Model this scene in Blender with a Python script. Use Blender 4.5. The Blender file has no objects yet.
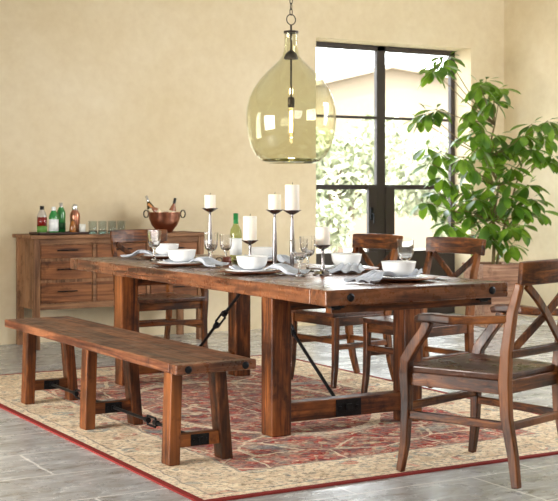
import bpy, bmesh, math, random
from mathutils import Vector, Matrix, Euler
R = math.radians; PI = math.pi
random.seed(7)
C = bpy.context.scene.collection
sc = bpy.context.scene

# ------------------------------------------------------------------ camera
A = 0.5256                                   # the camera looks this far to the right of the room's long axis
cam = bpy.data.cameras.new('camera'); co = bpy.data.objects.new('camera', cam); C.objects.link(co)
co.location = (0, 0, 1.196); co.rotation_euler = (PI/2, 0, -A)
cam.sensor_width = 36; cam.lens = 1250/558*36; cam.shift_y = -(250.5-192)/558
cam.clip_end = 300
cam.dof.use_dof = True; cam.dof.focus_distance = 5.9; cam.dof.aperture_fstop = 8.0
sc.camera = co

# ------------------------------------------------------------------ world, lights, exposure
w = bpy.data.worlds.new('world'); sc.world = w; w.use_nodes = True
bg = w.node_tree.nodes['Background']; bg.inputs[0].default_value = (0.93, 0.97, 1.0, 1); bg.inputs[1].default_value = 9.0

def area(name, loc, target, sx, sy, power, color, spread=180):
    l = bpy.data.lights.new(name, 'AREA'); l.shape = 'RECTANGLE'; l.size = sx; l.size_y = sy
    l.energy = power; l.color = color; l.spread = R(spread)
    o = bpy.data.objects.new(name, l); C.objects.link(o); o.location = loc
    o.rotation_euler = (Vector(target)-Vector(loc)).to_track_quat('-Z', 'Y').to_euler()
    return o
area('key_softbox_left', (-1.6, 5.6, 1.15), (3.2, 6.0, 0.75), 2.6, 1.5, 95, (1.0, 0.96, 0.90), 85)  # added softbox out of view, brightens the left-facing sides; no window there
area('fill_light_rear', (1.6, -2.6, 2.3), (4.0, 6.0, 0.3), 3.0, 1.8, 150, (1.0, 0.97, 0.93))  # added soft fill behind the camera, inside a closed wall
area('fill_light_right', (7.9, 4.6, 2.1), (5.2, 7.2, 0.0), 2.2, 2.0, 210, (0.93, 0.96, 1.0))  # added lamp out of view to brighten the right-hand floor; the wall is solid
sun = bpy.data.lights.new('sun', 'SUN'); sun.energy = 4.0; sun.angle = R(2); sun.color = (1.0, 0.95, 0.86)
so = bpy.data.objects.new('sun', sun); C.objects.link(so); so.location = (0, 0, 20); so.rotation_euler = (R(42), 0, R(-55))

vs = sc.view_settings
vs.view_transform = 'Standard'; vs.look = 'None'; vs.gamma = 1.0; vs.use_curve_mapping = False
vs.exposure = 0.15

# ------------------------------------------------------------------ material helpers
class NT:
    def __init__(s, name):
        s.m = bpy.data.materials.new(name); s.m.use_nodes = True; s.t = s.m.node_tree
        s.b = s.t.nodes['Principled BSDF']; s.out = s.t.nodes['Material Output']
    def n(s, typ, **k):
        nd = s.t.nodes.new(typ)
        for a, v in k.items(): setattr(nd, a, v)
        return nd
    def l(s, a, b): s.t.links.new(a, b)
    def val(s, x, sock):
        if isinstance(x, (int, float, tuple, list)): sock.default_value = x
        else: s.l(x, sock)
    def math(s, op, a, b=0.0, c=None):
        nd = s.n('ShaderNodeMath', operation=op); s.val(a, nd.inputs[0]); s.val(b, nd.inputs[1])
        if c is not None: s.val(c, nd.inputs[2])
        return nd.outputs[0]
    def coord(s, scale=(1, 1, 1), rot=(0, 0, 0), kind='Object'):
        tc = s.n('ShaderNodeTexCoord'); mp = s.n('ShaderNodeMapping')
        mp.inputs['Scale'].default_value = scale; mp.inputs['Rotation'].default_value = rot
        s.l(tc.outputs[kind], mp.inputs[0]); return mp.outputs[0]
    def noise(s, vec, scale=5, detail=4, rough=.55, dist=0):
        nd = s.n('ShaderNodeTexNoise'); s.l(vec, nd.inputs['Vector'])
        nd.inputs['Scale'].default_value = scale; nd.inputs['Detail'].default_value = detail
        nd.inputs['Roughness'].default_value = rough; nd.inputs['Distortion'].default_value = dist
        return nd.outputs[0]
    def ramp(s, fac, stops, interp='LINEAR'):
        nd = s.n('ShaderNodeValToRGB'); cr = nd.color_ramp; cr.interpolation = interp
        while len(cr.elements) < len(stops): cr.elements.new(0.5)
        for e, (p, c) in zip(cr.elements, stops): e.position = p; e.color = (*c, 1)
        s.l(fac, nd.inputs[0]); return nd.outputs[0]
    def mix(s, f, a, b, mode='MIX'):
        nd = s.n('ShaderNodeMix', data_type='RGBA', blend_type=mode)
        s.val(f, nd.inputs[0])
        for x, k in ((a, 6), (b, 7)):
            if isinstance(x, (tuple, list)): nd.inputs[k].default_value = (*x[:3], 1)
            else: s.l(x, nd.inputs[k])
        return nd.outputs[2]
    def bump(s, h, strength=.3, dist=.01):
        nd = s.n('ShaderNodeBump'); nd.inputs['Strength'].default_value = strength; nd.inputs['Distance'].default_value = dist
        s.l(h, nd.inputs['Height']); s.l(nd.outputs[0], s.b.inputs['Normal'])

def lin(r, g, b):
    f = lambda c: (c/255/12.92) if c/255 <= .04045 else ((c/255+.055)/1.055)**2.4
    return (f(r), f(g), f(b))

def plain(name, col, rough=.5, metal=0, spec=.5, noise_amt=.0, nscale=20):
    k = NT(name); k.b.inputs['Roughness'].default_value = rough; k.b.inputs['Metallic'].default_value = metal
    k.b.inputs['Specular IOR Level'].default_value = spec
    if noise_amt > 0:
        v = k.coord(); f = k.noise(v, nscale, 3)
        lo = tuple(c*(1-noise_amt) for c in col); hi = tuple(min(1, c*(1+noise_amt)) for c in col)
        k.l(k.ramp(f, [(.3, lo), (.7, hi)]), k.b.inputs['Base Color'])
    else: k.b.inputs['Base Color'].default_value = (*col, 1)
    return k.m

def wood(name, axis, dark, mid, light, rough=.38, scale=1.0, wear=.0, spec=.38, planks=None, stainy=.78, bumpy=.35):
    """stained, distressed wood; the grain runs along axis (0,1,2) in object space"""
    k = NT(name)
    sc_ = [42*scale]*3; sc_[axis] = 2.2*scale
    v = k.coord(tuple(sc_)); g = k.noise(v, 1.0, 6, .62, .9)
    v2 = k.coord(tuple([3.0*scale if i != axis else .8*scale for i in range(3)])); g2 = k.noise(v2, 1.6, 3, .5)
    v3 = k.coord((1, 1, 1)); blot = k.noise(v3, 9*scale, 4, .7)
    base = k.ramp(g, [(.34, dark), (.48, mid), (.66, light)])
    stain = k.noise(k.coord(tuple([5.0 if i_ != axis else 2.0 for i_ in range(3)])), 1.5*scale, 4, .65)
    base = k.mix(k.ramp(stain, [(.40, (stainy,)*3), (.58, (0,)*3)]), base, tuple(c*.55 for c in dark))
    base = k.mix(k.ramp(g2, [(.5, (0,)*3), (.68, (.55,)*3)]), base, tuple(min(1, c*1.25) for c in light))
    pit = k.ramp(blot, [(.32, (.35, .3, .28)), (.44, (1, 1, 1))])
    base = k.mix(.8, base, pit, 'MULTIPLY')
    if planks:
        ax, width, off = planks
        tc = k.n('ShaderNodeTexCoord'); sep = k.n('ShaderNodeSeparateXYZ'); k.l(tc.outputs['Object'], sep.inputs[0])
        c = k.math('DIVIDE', k.math('ADD', sep.outputs[ax], off), width)
        fr = k.math('FRACT', c); fl = k.math('FLOOR', c)
        edge = k.math('MINIMUM', fr, k.math('SUBTRACT', 1.0, fr))
        wn = k.n('ShaderNodeTexWhiteNoise', noise_dimensions='1D'); k.l(fl, wn.inputs['W'])
        tone = k.ramp(wn.outputs[0], [(0, (.72, .72, .72)), (1, (1.15, 1.12, 1.08))])
        base = k.mix(1.0, base, tone, 'MULTIPLY')
        base = k.mix(k.math('LESS_THAN', edge, .018), base, (.02, .012, .008))
    k.l(base, k.b.inputs['Base Color'])
    rr = k.ramp(blot, [(.3, (rough+.25,)*3), (.7, (rough,)*3)])
    k.l(rr, k.b.inputs['Roughness']); k.b.inputs['Specular IOR Level'].default_value = spec
    k.bump(k.math('ADD', k.math('MULTIPLY', g, .5), blot), bumpy, .004)
    return k.m

def thin_glass(name, tint, ior=1.45, rough=.0, shade=None):
    k = NT(name); t = k.n('ShaderNodeBsdfTransparent'); t.inputs[0].default_value = (*tint, 1)
    g = k.n('ShaderNodeBsdfGlossy'); g.inputs['Roughness'].default_value = rough; g.inputs[0].default_value = (1, 1, 1, 1)
    f = k.n('ShaderNodeFresnel'); ge = k.n('ShaderNodeNewGeometry')   # a sheet of glass reflects alike from both sides
    k.l(k.math('ADD', ior, k.math('MULTIPLY', ge.outputs['Backfacing'], 1/ior-ior)), f.inputs[0])
    mx = k.n('ShaderNodeMixShader'); k.l(f.outputs[0], mx.inputs[0]); k.l(t.outputs[0], mx.inputs[1]); k.l(g.outputs[0], mx.inputs[2])
    k.l(mx.outputs[0], k.out.inputs[0]); return k.m

# browns of the set
D1, M1, L1 = lin(42, 19, 8), lin(100, 51, 22), lin(152, 90, 44)
TW = {a: wood('table_wood_%s' % n, a, D1, M1, L1, .3) for a, n in ((0, 'crosswise'), (1, 'lengthwise'), (2, 'upright'))}
D2, M2, L2 = lin(54, 27, 15), lin(102, 56, 33), lin(154, 100, 66)
TOP = wood('plank_top_wood', 1, D2, M2, L2, .17, spec=.6, bumpy=.1, planks=(0, .173, .0865), stainy=.45)
TOPX = wood('breadboard_wood', 0, D2, M2, L2, .17, spec=.6, bumpy=.1)
BTOP = wood('bench_top_wood', 1, D2, M2, L2, .34, planks=(0, .1275, .064), stainy=.4)
D3, M3, L3 = lin(38, 18, 7), lin(88, 45, 18), lin(138, 82, 36)
CW = {a: wood('chair_wood_%s' % n, a, D3, M3, L3, .26, 1.3) for a, n in ((0, 'crosswise'), (1, 'lengthwise'), (2, 'upright'))}
SEATW = wood('seat_wood', 1, lin(46, 24, 15), lin(78, 45, 30), lin(106, 66, 46), .2, .8, spec=.55)
D4, M4, L4 = lin(74, 48, 32), lin(124, 86, 58), lin(158, 116, 82)
SW = {a: wood('sideboard_wood_%s' % n, a, D4, M4, L4, .5, .8, stainy=.3) for a, n in ((0, 'crosswise'), (1, 'lengthwise'), (2, 'upright'))}
DRW = wood('drawer_wood', 0, lin(66, 36, 20), lin(122, 74, 42), lin(158, 104, 64), .48, .8, stainy=.3)
IRON = plain('black_iron', lin(34, 35, 38), .45, .8, .5, .35, 60)
PEWTER = plain('pewter_metal', (.28, .26, .26), .25, 1.0)
STEEL = plain('cutlery_steel', (.55, .54, .52), .2, 1.0)
CERAM = plain('white_glazed_ceramic', (.82, .83, .83), .18, 0, .5)
WAX = NT('ivory_wax'); WAX.b.inputs['Base Color'].default_value = (.86, .80, .70, 1); WAX.b.inputs['Roughness'].default_value = .5
WAX.b.inputs['Subsurface Weight'].default_value = .25; WAX.b.inputs['Subsurface Radius'].default_value = (.02, .012, .008); WAX = WAX.m
CHARG = wood('charger_wood', 0, lin(60, 28, 14), lin(120, 66, 36), lin(165, 100, 62), .3, 2)
COPPER = plain('hammered_copper', lin(182, 126, 104), .28, 1.0, .5, .12, 30)
DKMET = plain('dark_bronze_metal', lin(52, 44, 38), .4, .7)
FRAME = plain('dark_bronze_window_paint', lin(58, 50, 45), .5, .0, .4)
GLASS = thin_glass('clear_glass', (.93, .95, .95), 1.5)
def solid_glass(name, col, ior=1.5):
    k = NT(name); k.b.inputs['Base Color'].default_value = (*col, 1); k.b.inputs['Roughness'].default_value = 0
    k.b.inputs['Transmission Weight'].default_value = 1; k.b.inputs['IOR'].default_value = ior; return k.m
GOB = solid_glass('goblet_glass', (.97, .97, .97))
PANE = thin_glass('window_glass', (.97, .98, .98), 1.3)
GLOBE = thin_glass('olive_green_glass', lin(246, 246, 237), 1.4)
GLOBEB = thin_glass('thick_olive_green_glass', lin(186, 190, 156), 1.5)
LEAF = NT('glossy_leaf'); 
v = LEAF.coord(); f = LEAF.noise(v, 4.0, 2)
LEAF.l(LEAF.ramp(f, [(.35, lin(34, 64, 20)), (.5, lin(58, 98, 28)), (.64, lin(124, 160, 50))]), LEAF.b.inputs['Base Color'])
LEAF.b.inputs['Roughness'].default_value = .32
tr = LEAF.n('ShaderNodeBsdfTranslucent'); tr.inputs[0].default_value = (*lin(150, 190, 50), 1)
mx = LEAF.n('ShaderNodeMixShader'); mx.inputs[0].default_value = .22
LEAF.l(LEAF.b.outputs[0], mx.inputs[1]); LEAF.l(tr.outputs[0], mx.inputs[2]); LEAF.l(mx.outputs[0], LEAF.out.inputs[0]); LEAF = LEAF.m
STEM = plain('green_brown_stem', lin(120, 104, 66), .7)
GARD = plain('pale_garden_leaf', lin(186, 190, 164), .7, 0, .2, .14, 1.2)
BARK = plain('bark', lin(120, 104, 88), .9)

def cloth(name, col):
    k = NT(name); v = k.coord(); f = k.noise(v, 60, 3)
    k.l(k.ramp(f, [(.3, tuple(c*.86 for c in col)), (.7, col)]), k.b.inputs['Base Color'])
    k.b.inputs['Roughness'].default_value = .9; k.b.inputs['Specular IOR Level'].default_value = .1
    k.bump(f, .2, .002); return k.m
NAPK = cloth('grey_linen', lin(196, 202, 212))

# plaster
k = NT('warm_beige_plaster'); v = k.coord()
f1 = k.noise(v, 1.1, 5, .62); f2 = k.noise(v, 14, 4, .6)
k.l(k.mix(.28, k.ramp(f1, [(.3, lin(214, 196, 160)), (.5, lin(222, 206, 174)), (.72, lin(230, 217, 190))]), k.ramp(f2, [(.3, lin(210, 192, 158)), (.7, lin(232, 219, 190))])), k.b.inputs['Base Color'])
k.b.inputs['Roughness'].default_value = .75; k.b.inputs['Specular IOR Level'].default_value = .25
k.bump(k.math('ADD', f2, f1), .12, .01); PLASTER = k.m
CEIL = plain('ceiling_plaster', lin(226, 224, 220), .9)

# stone floor
k = NT('grey_stone_tiles'); v = k.coord()
wob = k.noise(v, 2.2, 3)
dv = k.n('ShaderNodeVectorMath', operation='MULTIPLY_ADD'); 
nz = k.n('ShaderNodeTexNoise'); k.l(v, nz.inputs['Vector']); nz.inputs['Scale'].default_value = 7
k.l(nz.outputs['Color'], dv.inputs[0]); dv.inputs[1].default_value = (.02, .02, 0); k.l(v, dv.inputs[2])
br = k.n('ShaderNodeTexBrick'); k.l(dv.outputs[0], br.inputs['Vector'])
br.inputs['Scale'].default_value = 1.0; br.inputs['Brick Width'].default_value = .92; br.inputs['Row Height'].default_value = .46
br.inputs['Mortar Size'].default_value = .007; br.inputs['Mortar Smooth'].default_value = .3; br.inputs['Bias'].default_value = 0
br.inputs['Color1'].default_value = (0, 0, 0, 1); br.inputs['Color2'].default_value = (1, 1, 1, 1); br.inputs['Mortar'].default_value = (.5, .5, .5, 1)
br.offset = .37
n1 = k.noise(v, 3.2, 6, .68); n2 = k.noise(v, 22, 4, .7)
n3 = k.noise(k.coord((2.2, 7, 1)), 2.4, 8, .78, .8)
stone = k.ramp(n1, [(.25, lin(136, 138, 136)), (.45, lin(168, 169, 166)), (.6, lin(180, 180, 174)), (.78, lin(198, 194, 180))])
stone = k.mix(.35, stone, k.ramp(n2, [(.35, lin(112, 112, 108)), (.65, lin(186, 184, 176))]))
stone = k.mix(.3, stone, k.ramp(br.outputs['Color'], [(0, lin(128, 128, 124)), (1, lin(180, 176, 166))]))
stone = k.mix(.8, stone, k.ramp(n3, [(.34, lin(108, 98, 82)), (.42, lin(162, 161, 157)), (.54, lin(184, 187, 189)), (.63, lin(228, 228, 224))]))
stone = k.mix(br.outputs['Fac'], stone, lin(232, 231, 226))
k.l(stone, k.b.inputs['Base Color'])
k.l(k.ramp(n1, [(.3, (.36,)*3), (.7, (.18,)*3)]), k.b.inputs['Roughness']); k.b.inputs['Specular IOR Level'].default_value = .55
k.bump(k.math('SUBTRACT', k.math('ADD', k.math('MULTIPLY', n1, .6), k.math('MULTIPLY', n3, .5)), k.math('MULTIPLY', br.outputs['Fac'], .3)), .22, .01)
STONE = k.m

# rug (object origin at its middle; half sizes 1.22 x 1.83)
RX, RY = 1.22, 1.83
def rug_mat():
    k = NT('faded_oriental_rug'); tc = k.n('ShaderNodeTexCoord')
    nz = k.n('ShaderNodeTexNoise'); k.l(tc.outputs['Object'], nz.inputs['Vector']); nz.inputs['Scale'].default_value = 9; nz.inputs['Detail'].default_value = 3
    dv = k.n('ShaderNodeVectorMath', operation='MULTIPLY_ADD'); k.l(nz.outputs['Color'], dv.inputs[0]); dv.inputs[1].default_value = (.05, .05, 0); k.l(tc.outputs['Object'], dv.inputs[2])
    sep = k.n('ShaderNodeSeparateXYZ'); k.l(dv.outputs[0], sep.inputs[0])
    ax = k.math('ABSOLUTE', k.math('SUBTRACT', sep.outputs[0], .025)); ay = k.math('ABSOLUTE', k.math('SUBTRACT', sep.outputs[1], .025))
    e = k.math('MINIMUM', k.math('SUBTRACT', RX, ax), k.math('SUBTRACT', RY, ay))   # distance from the edge
    cmb = k.n('ShaderNodeCombineXYZ'); k.l(ax, cmb.inputs[0]); k.l(ay, cmb.inputs[1]); mv = cmb.outputs[0]
    def vor(scale, feat='F1', metric='EUCLIDEAN'):
        nd = k.n('ShaderNodeTexVoronoi', feature=feat, distance=metric) if feat != 'DISTANCE_TO_EDGE' else k.n('ShaderNodeTexVoronoi', feature=feat)
        k.l(mv, nd.inputs['Vector']); nd.inputs['Scale'].default_value = scale; return nd
    cream, tan, red, dred, teal, navy = lin(240, 226, 198), lin(204, 180, 146), lin(192, 84, 74), lin(160, 56, 50), lin(118, 140, 142), lin(86, 92, 98)
    # field: red ground with cream scrolls and grey-teal patches
    v1 = vor(7.5); v2 = vor(3.0, 'DISTANCE_TO_EDGE'); v3 = vor(17, 'F1', 'MANHATTAN'); v6 = vor(7.0, 'DISTANCE_TO_EDGE')
    fld = k.noise(mv, 6.5, 3, .6); fl2 = k.noise(mv, 3.0, 2, .5)
    field = k.mix(k.ramp(fld, [(.42, (0,)*3), (.55, (1,)*3)]), red, dred)
    field = k.mix(k.math('LESS_THAN', v1.outputs['Distance'], .26), field, tan)
    field = k.mix(k.math('LESS_THAN', v1.outputs['Distance'], .15), field, k.mix(k.math('GREATER_THAN', fl2, .5), cream, teal))
    field = k.mix(k.math('MULTIPLY', k.math('LESS_THAN', v3.outputs['Distance'], .30), .75), field, cream)
    field = k.mix(k.math('MULTIPLY', k.math('GREATER_THAN', v3.outputs['Distance'], .78), .6), field, navy)
    field = k.mix(k.ramp(fl2, [(.58, (0,)*3), (.66, (.8,)*3)]), field, teal)
    field = k.mix(k.math('MULTIPLY', k.math('LESS_THAN', v2.outputs['Distance'], .016), .8), field, cream)
    field = k.mix(k.math('MULTIPLY', k.math('LESS_THAN', v6.outputs['Distance'], .03), .5), field, tan)
    rr = k.math('SQRT', k.math('ADD', k.math('POWER', k.math('DIVIDE', ax, .62), 2), k.math('POWER', k.math('DIVIDE', ay, .95), 2)))
    field = k.mix(k.math('MULTIPLY', k.math('LESS_THAN', k.math('ABSOLUTE', k.math('SUBTRACT', rr, .95)), .035), .8), field, cream)
    # border: cream ground with red and teal motifs
    v4 = vor(6.5); v5 = vor(17)
    bord = k.mix(k.ramp(fld, [(.45, (0,)*3), (.6, (.6,)*3)]), cream, tan)
    bord = k.mix(k.math('MULTIPLY', k.math('LESS_THAN', v4.outputs['Distance'], .33), .7), bord, k.mix(k.math('GREATER_THAN', fl2, .5), red, teal))
    bord = k.mix(k.math('MULTIPLY', k.math('LESS_THAN', v4.outputs['Distance'], .20), .9), bord, cream)
    bord = k.mix(k.math('MULTIPLY', k.math('LESS_THAN', v5.outputs['Distance'], .26), .5), bord, navy)
    bord = k.mix(k.math('MULTIPLY', k.math('GREATER_THAN', v5.outputs['Distance'], .6), .6), bord, tan)
    bord = k.mix(k.math('MULTIPLY', k.math('LESS_THAN', v6.outputs['Distance'], .03), .45), bord, tan)
    col = k.mix(k.math('LESS_THAN', e, .40), field, bord)
    for a_, b_, c_ in ((.385, .40, navy), (.36, .385, cream), (.085, .094, navy), (.0, .085, cream)):
        m_ = k.math('MULTIPLY', k.math('GREATER_THAN', e, a_), k.math('LESS_THAN', e, b_))
        col = k.mix(k.math('MULTIPLY', m_, .6), col, c_)
    # wear
    wr = k.noise(k.coord((1, 1, 1)), 6, 8, .8)
    st = k.noise(k.coord((9, 22, 1)), 2.5, 5, .75)
    st2 = k.noise(k.coord((1, 1, 1)), 45, 4, .75)
    col = k.mix(k.math('MULTIPLY', k.ramp(wr, [(.44, (0,)*3), (.60, (1,)*3)]), .42), col, lin(224, 208, 182))
    col = k.mix(k.math('MULTIPLY', k.ramp(st, [(.48, (0,)*3), (.62, (1,)*3)]), .35), col, lin(206, 164, 146))
    col = k.mix(k.math('MULTIPLY', k.ramp(st, [(.34, (1,)*3), (.44, (0,)*3)]), .55), col, lin(112, 70, 58))
    col = k.mix(.75, col, k.ramp(st2, [(.38, (.42, .40, .39)), (.49, (1.2, 1.2, 1.2))]), 'MULTIPLY')
    k.l(col, k.b.inputs['Base Color']); k.b.inputs['Roughness'].default_value = .95; k.b.inputs['Specular IOR Level'].default_value = .1
    k.bump(st2, .4, .004)
    return k.m
RUG = rug_mat()
RUGB = cloth('red_rug_binding', lin(142, 56, 52))

# ------------------------------------------------------------------ mesh helpers
class G:
    def __init__(s): s.v = []; s.f = []; s.m = []
    def add(s, vs, fs):
        n = len(s.v); s.v += [tuple(x) for x in vs]; s.f += [tuple(i+n for i in f) for f in fs]
    def hexa(s, p):     # 4 bottom + 4 top
        s.add(p, [(3, 2, 1, 0), (4, 5, 6, 7), (0, 1, 5, 4), (1, 2, 6, 5), (2, 3, 7, 6), (3, 0, 4, 7)])
    def box(s, x0, x1, y0, y1, z0, z1, mtx=None):
        p = [(x0, y0, z0), (x1, y0, z0), (x1, y1, z0), (x0, y1, z0), (x0, y0, z1), (x1, y0, z1), (x1, y1, z1), (x0, y1, z1)]
        if mtx: p = [mtx @ Vector(q) for q in p]
        s.hexa(p)
    def leg(s, b, t, bw, bd, tw=None, td=None):   # prism between two rectangles, bottom centre b, top centre t
        tw = tw or bw; td = td or bd
        q = lambda c, a, d: [(c[0]-a/2, c[1]-d/2, c[2]), (c[0]+a/2, c[1]-d/2, c[2]), (c[0]+a/2, c[1]+d/2, c[2]), (c[0]-a/2, c[1]+d/2, c[2])]
        s.hexa(q(b, bw, bd)+q(t, tw, td))
    def sweep(s, path, ws, hs, side):             # rectangular section along a path; side = width direction
        n = len(path); P = [Vector(p) for p in path]; side = Vector(side).normalized()
        if isinstance(ws, (int, float)): ws = [ws]*n
        if isinstance(hs, (int, float)): hs = [hs]*n
        vs = []; fs = []
        for i, p in enumerate(P):
            t = (P[min(i+1, n-1)]-P[max(i-1, 0)]).normalized()
            sd = (side - t*side.dot(t)).normalized(); up = t.cross(sd)
            for a, b in ((-1, -1), (1, -1), (1, 1), (-1, 1)): vs.append(p+sd*(a*ws[i]/2)+up*(b*hs[i]/2))
        for i in range(n-1):
            for j in range(4): k2 = (j+1) % 4; fs.append((i*4+j, i*4+k2, i*4+4+k2, i*4+4+j))
        fs.append((3, 2, 1, 0)); fs.append(tuple((n-1)*4+j for j in range(4)))
        s.add(vs, fs)
    def tube(s, path, r, seg=10, closed=False):
        P = [Vector(p) for p in path]; n = len(P); vs = []; fs = []
        rs = r if isinstance(r, (list, tuple)) else [r]*n
        ref = Vector((0, 0, 1))
        t0 = (P[1]-P[0]).normalized()
        if abs(t0.dot(ref)) > .9: ref = Vector((1, 0, 0))
        for i, p in enumerate(P):
            if closed: t = (P[(i+1) % n]-P[i-1]).normalized()
            else: t = (P[min(i+1, n-1)]-P[max(i-1, 0)]).normalized()
            a = (ref-t*ref.dot(t))
            a = a.normalized() if a.length > 1e-6 else Vector((0, 1, 0))
            if not closed or True: ref = a if not closed else ref
            b = t.cross(a)
            for j in range(seg):
                th = 2*PI*j/seg; vs.append(p+(a*math.cos(th)+b*math.sin(th))*rs[i])
        m = n if closed else n-1
        for i in range(m):
            i2 = (i+1) % n
            for j in range(seg): j2 = (j+1) % seg; fs.append((i*seg+j, i*seg+j2, i2*seg+j2, i2*seg+j))
        if not closed: fs.append(tuple(reversed(range(seg)))); fs.append(tuple((n-1)*seg+j for j in range(seg)))
        s.add(vs, fs)
    def lathe(s, prof, seg=32, c=(0, 0, 0), mtx=None):
        vs = []; fs = []; idx = []
        for r, z in prof:
            if r < 1e-5: idx.append([len(vs)]); vs.append((c[0], c[1], c[2]+z))
            else:
                idx.append(list(range(len(vs), len(vs)+seg)))
                for j in range(seg): th = 2*PI*j/seg; vs.append((c[0]+r*math.cos(th), c[1]+r*math.sin(th), c[2]+z))
        for a, b in zip(idx, idx[1:]):
            for j in range(seg):
                j2 = (j+1) % seg
                if len(a) == 1 and len(b) == 1: continue
                if len(a) == 1: fs.append((a[0], b[j2], b[j]))
                elif len(b) == 1: fs.append((a[j], a[j2], b[0]))
                else: fs.append((a[j], a[j2], b[j2], b[j]))
        if mtx: vs = [mtx @ Vector(q) for q in vs]
        s.add(vs, fs)
    def grid(s, fn, nu, nv):
        vs = [fn(i/nu, j/nv) for i in range(nu+1) for j in range(nv+1)]
        s.add(vs, [(i*(nv+1)+j, (i+1)*(nv+1)+j, (i+1)*(nv+1)+j+1, i*(nv+1)+j+1) for i in range(nu) for j in range(nv)])

def build(g, name, mat, parent=None, loc=(0, 0, 0), rz=0, bevel=0, smooth=False, solid=0, segs=2, fixn=True):
    me = bpy.data.meshes.new(name); me.from_pydata([tuple(q) for q in g.v], [], g.f); me.update()
    if fixn:
        bm = bmesh.new(); bm.from_mesh(me); bmesh.ops.recalc_face_normals(bm, faces=bm.faces); bm.to_mesh(me); bm.free()
    if smooth:
        for p in me.polygons: p.use_smooth = True
    me.materials.append(mat)
    o = bpy.data.objects.new(name, me); C.objects.link(o); o.location = loc; o.rotation_euler = (0, 0, rz)
    if parent: o.parent = parent
    if solid:
        md = o.modifiers.new('thick', 'SOLIDIFY'); md.thickness = solid; md.offset = 0
    if bevel:
        md = o.modifiers.new('bev', 'BEVEL'); md.width = bevel; md.segments = segs; md.limit_method = 'ANGLE'; md.angle_limit = R(40)
    return o

def tag(o, label=None, cat=None, group=None, kind=None):
    if label: o['label'] = label
    if cat: o['category'] = cat
    if group: o['group'] = group
    if kind: o['kind'] = kind
    return o
def empty(name, loc, rz=0, **k):
    o = bpy.data.objects.new(name, None); C.objects.link(o); o.location = loc; o.rotation_euler = (0, 0, rz)
    o.empty_display_size = .1
    return tag(o, **k)
def kids(o): return [c for c in bpy.data.objects if c.parent == o]
def dup(o, loc=None, rz=None, label=None, parent=None, top=True):
    c = o.copy(); C.objects.link(c)
    if parent: c.parent = parent
    for ch in kids(o): dup(ch, parent=c, top=False)
    if top:
        c.location = loc
        if rz is not None: c.rotation_euler = (0, 0, rz)
        if label: c['label'] = label
    return c

# ------------------------------------------------------------------ the setting
WY = 9.545; WX = 8.10; CZ = 3.4          # back wall, right wall, ceiling
wx0, wx1, wtop, rev = 5.921, 7.688, 2.585, .30
g = G(); g.box(-2, 8.4, -3.3, WY+.35, -.1, 0); tag(build(g, 'floor', STONE), kind='structure')
g = G(); g.box(-2, 8.4, -3.3, WY+.35, CZ, CZ+.15); tag(build(g, 'ceiling', CEIL), kind='structure')
g = G()
g.box(-2, wx0, WY, WY+.35, 0, CZ); g.box(wx1, WX+.3, WY, WY+.35, 0, CZ); g.box(wx0, wx1, WY, WY+.35, wtop, CZ)
tag(build(g, 'wall_back', PLASTER, bevel=0), kind='structure')
g = G(); g.box(WX, WX+.3, -3.0, WY, 0, CZ); tag(build(g, 'wall_right', PLASTER), kind='structure')
g = G(); g.box(-2.0, -1.8, -3.0, WY, 0, CZ); tag(build(g, 'wall_left', CEIL), kind='structure')
g = G(); g.box(-2.0, WX+.3, -3.3, -3.0, 0, CZ); tag(build(g, 'wall_front', CEIL), kind='structure')

# steel window in the deep reveal
FY = WY+rev-.05                               # inner face of the steel
win = empty('window_1', (6.8045, FY, 0), kind='structure')
def wp(name, mat, boxes, parent=win, bev=.004):
    g = G()
    for x0, x1, y0, y1, z0, z1 in boxes: g.box(x0-6.8045, x1-6.8045, y0, y1, z0, z1)
    return build(g, name, mat, parent, bevel=bev)
zb, z1_, z2_ = .63, 1.245, 1.90
wp('window_frame', FRAME, [(wx0, wx0+.05, 0, .05, 0, wtop), (wx1-.05, wx1, 0, .05, 0, wtop), (wx0, wx1, 0, .05, wtop-.05, wtop), (6.755, 6.854, 0, .05, 0, wtop)])
wp('glazing_bar', FRAME, [(wx0+.05, 6.755, .005, .04, z2_-.013, z2_+.013)])
wp('glazing_bar', FRAME, [(6.854, wx1-.05, .005, .04, z2_-.013, z2_+.013)])
wp('glazing_bar', FRAME, [(wx0+.05, 6.755, .005, .04, z1_-.012, z1_+.02)])
wp('glazing_bar', FRAME, [(6.854, wx1-.05, .005, .04, z1_-.012, z1_+.02)])
for x0, x1 in ((wx0+.05, 6.755), (6.854, wx1-.05)):
    dn = -1 if x0 < 6.5 else 1
    sx0, sx1 = (x0, x1)
    inner = x1 if dn < 0 else x0
    b = [(x0, x1, -.012, .03, 0, zb), (x0, x1, -.012, .03, z1_-.026, z1_-.012)]
    b.append((inner-.10, inner, -.012, .03, zb, z1_) if dn < 0 else (inner, inner+.10, -.012, .03, zb, z1_))
    o = wp('casement_sash', FRAME, b)
    if dn < 0:
        hg = G(); hg.box(-.14, -.11, -.03, -.012, .93, 1.05); hg.tube([(-.125, -.03, .99), (-.125, -.06, .99), (-.125, -.065, .95), (-.125, -.065, .90)], .007)
        build(hg, 'window_handle', IRON, o)
    for a_, b_ in ((z2_+.013, wtop-.05), (z1_+.02, z2_-.013), (zb, z1_-.026)):
        wp('pane', PANE, [(x0, x1, .018, .022, a_, b_)], bev=0)

# garden beyond the window
g = G(); g.box(-10, 45, WY+.36, 50, -.15, -.02)
tag(build(g, 'garden_ground', plain('pale_gravel', lin(150, 146, 136), .9, 0, .2, .1, 3)), kind='structure')
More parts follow.
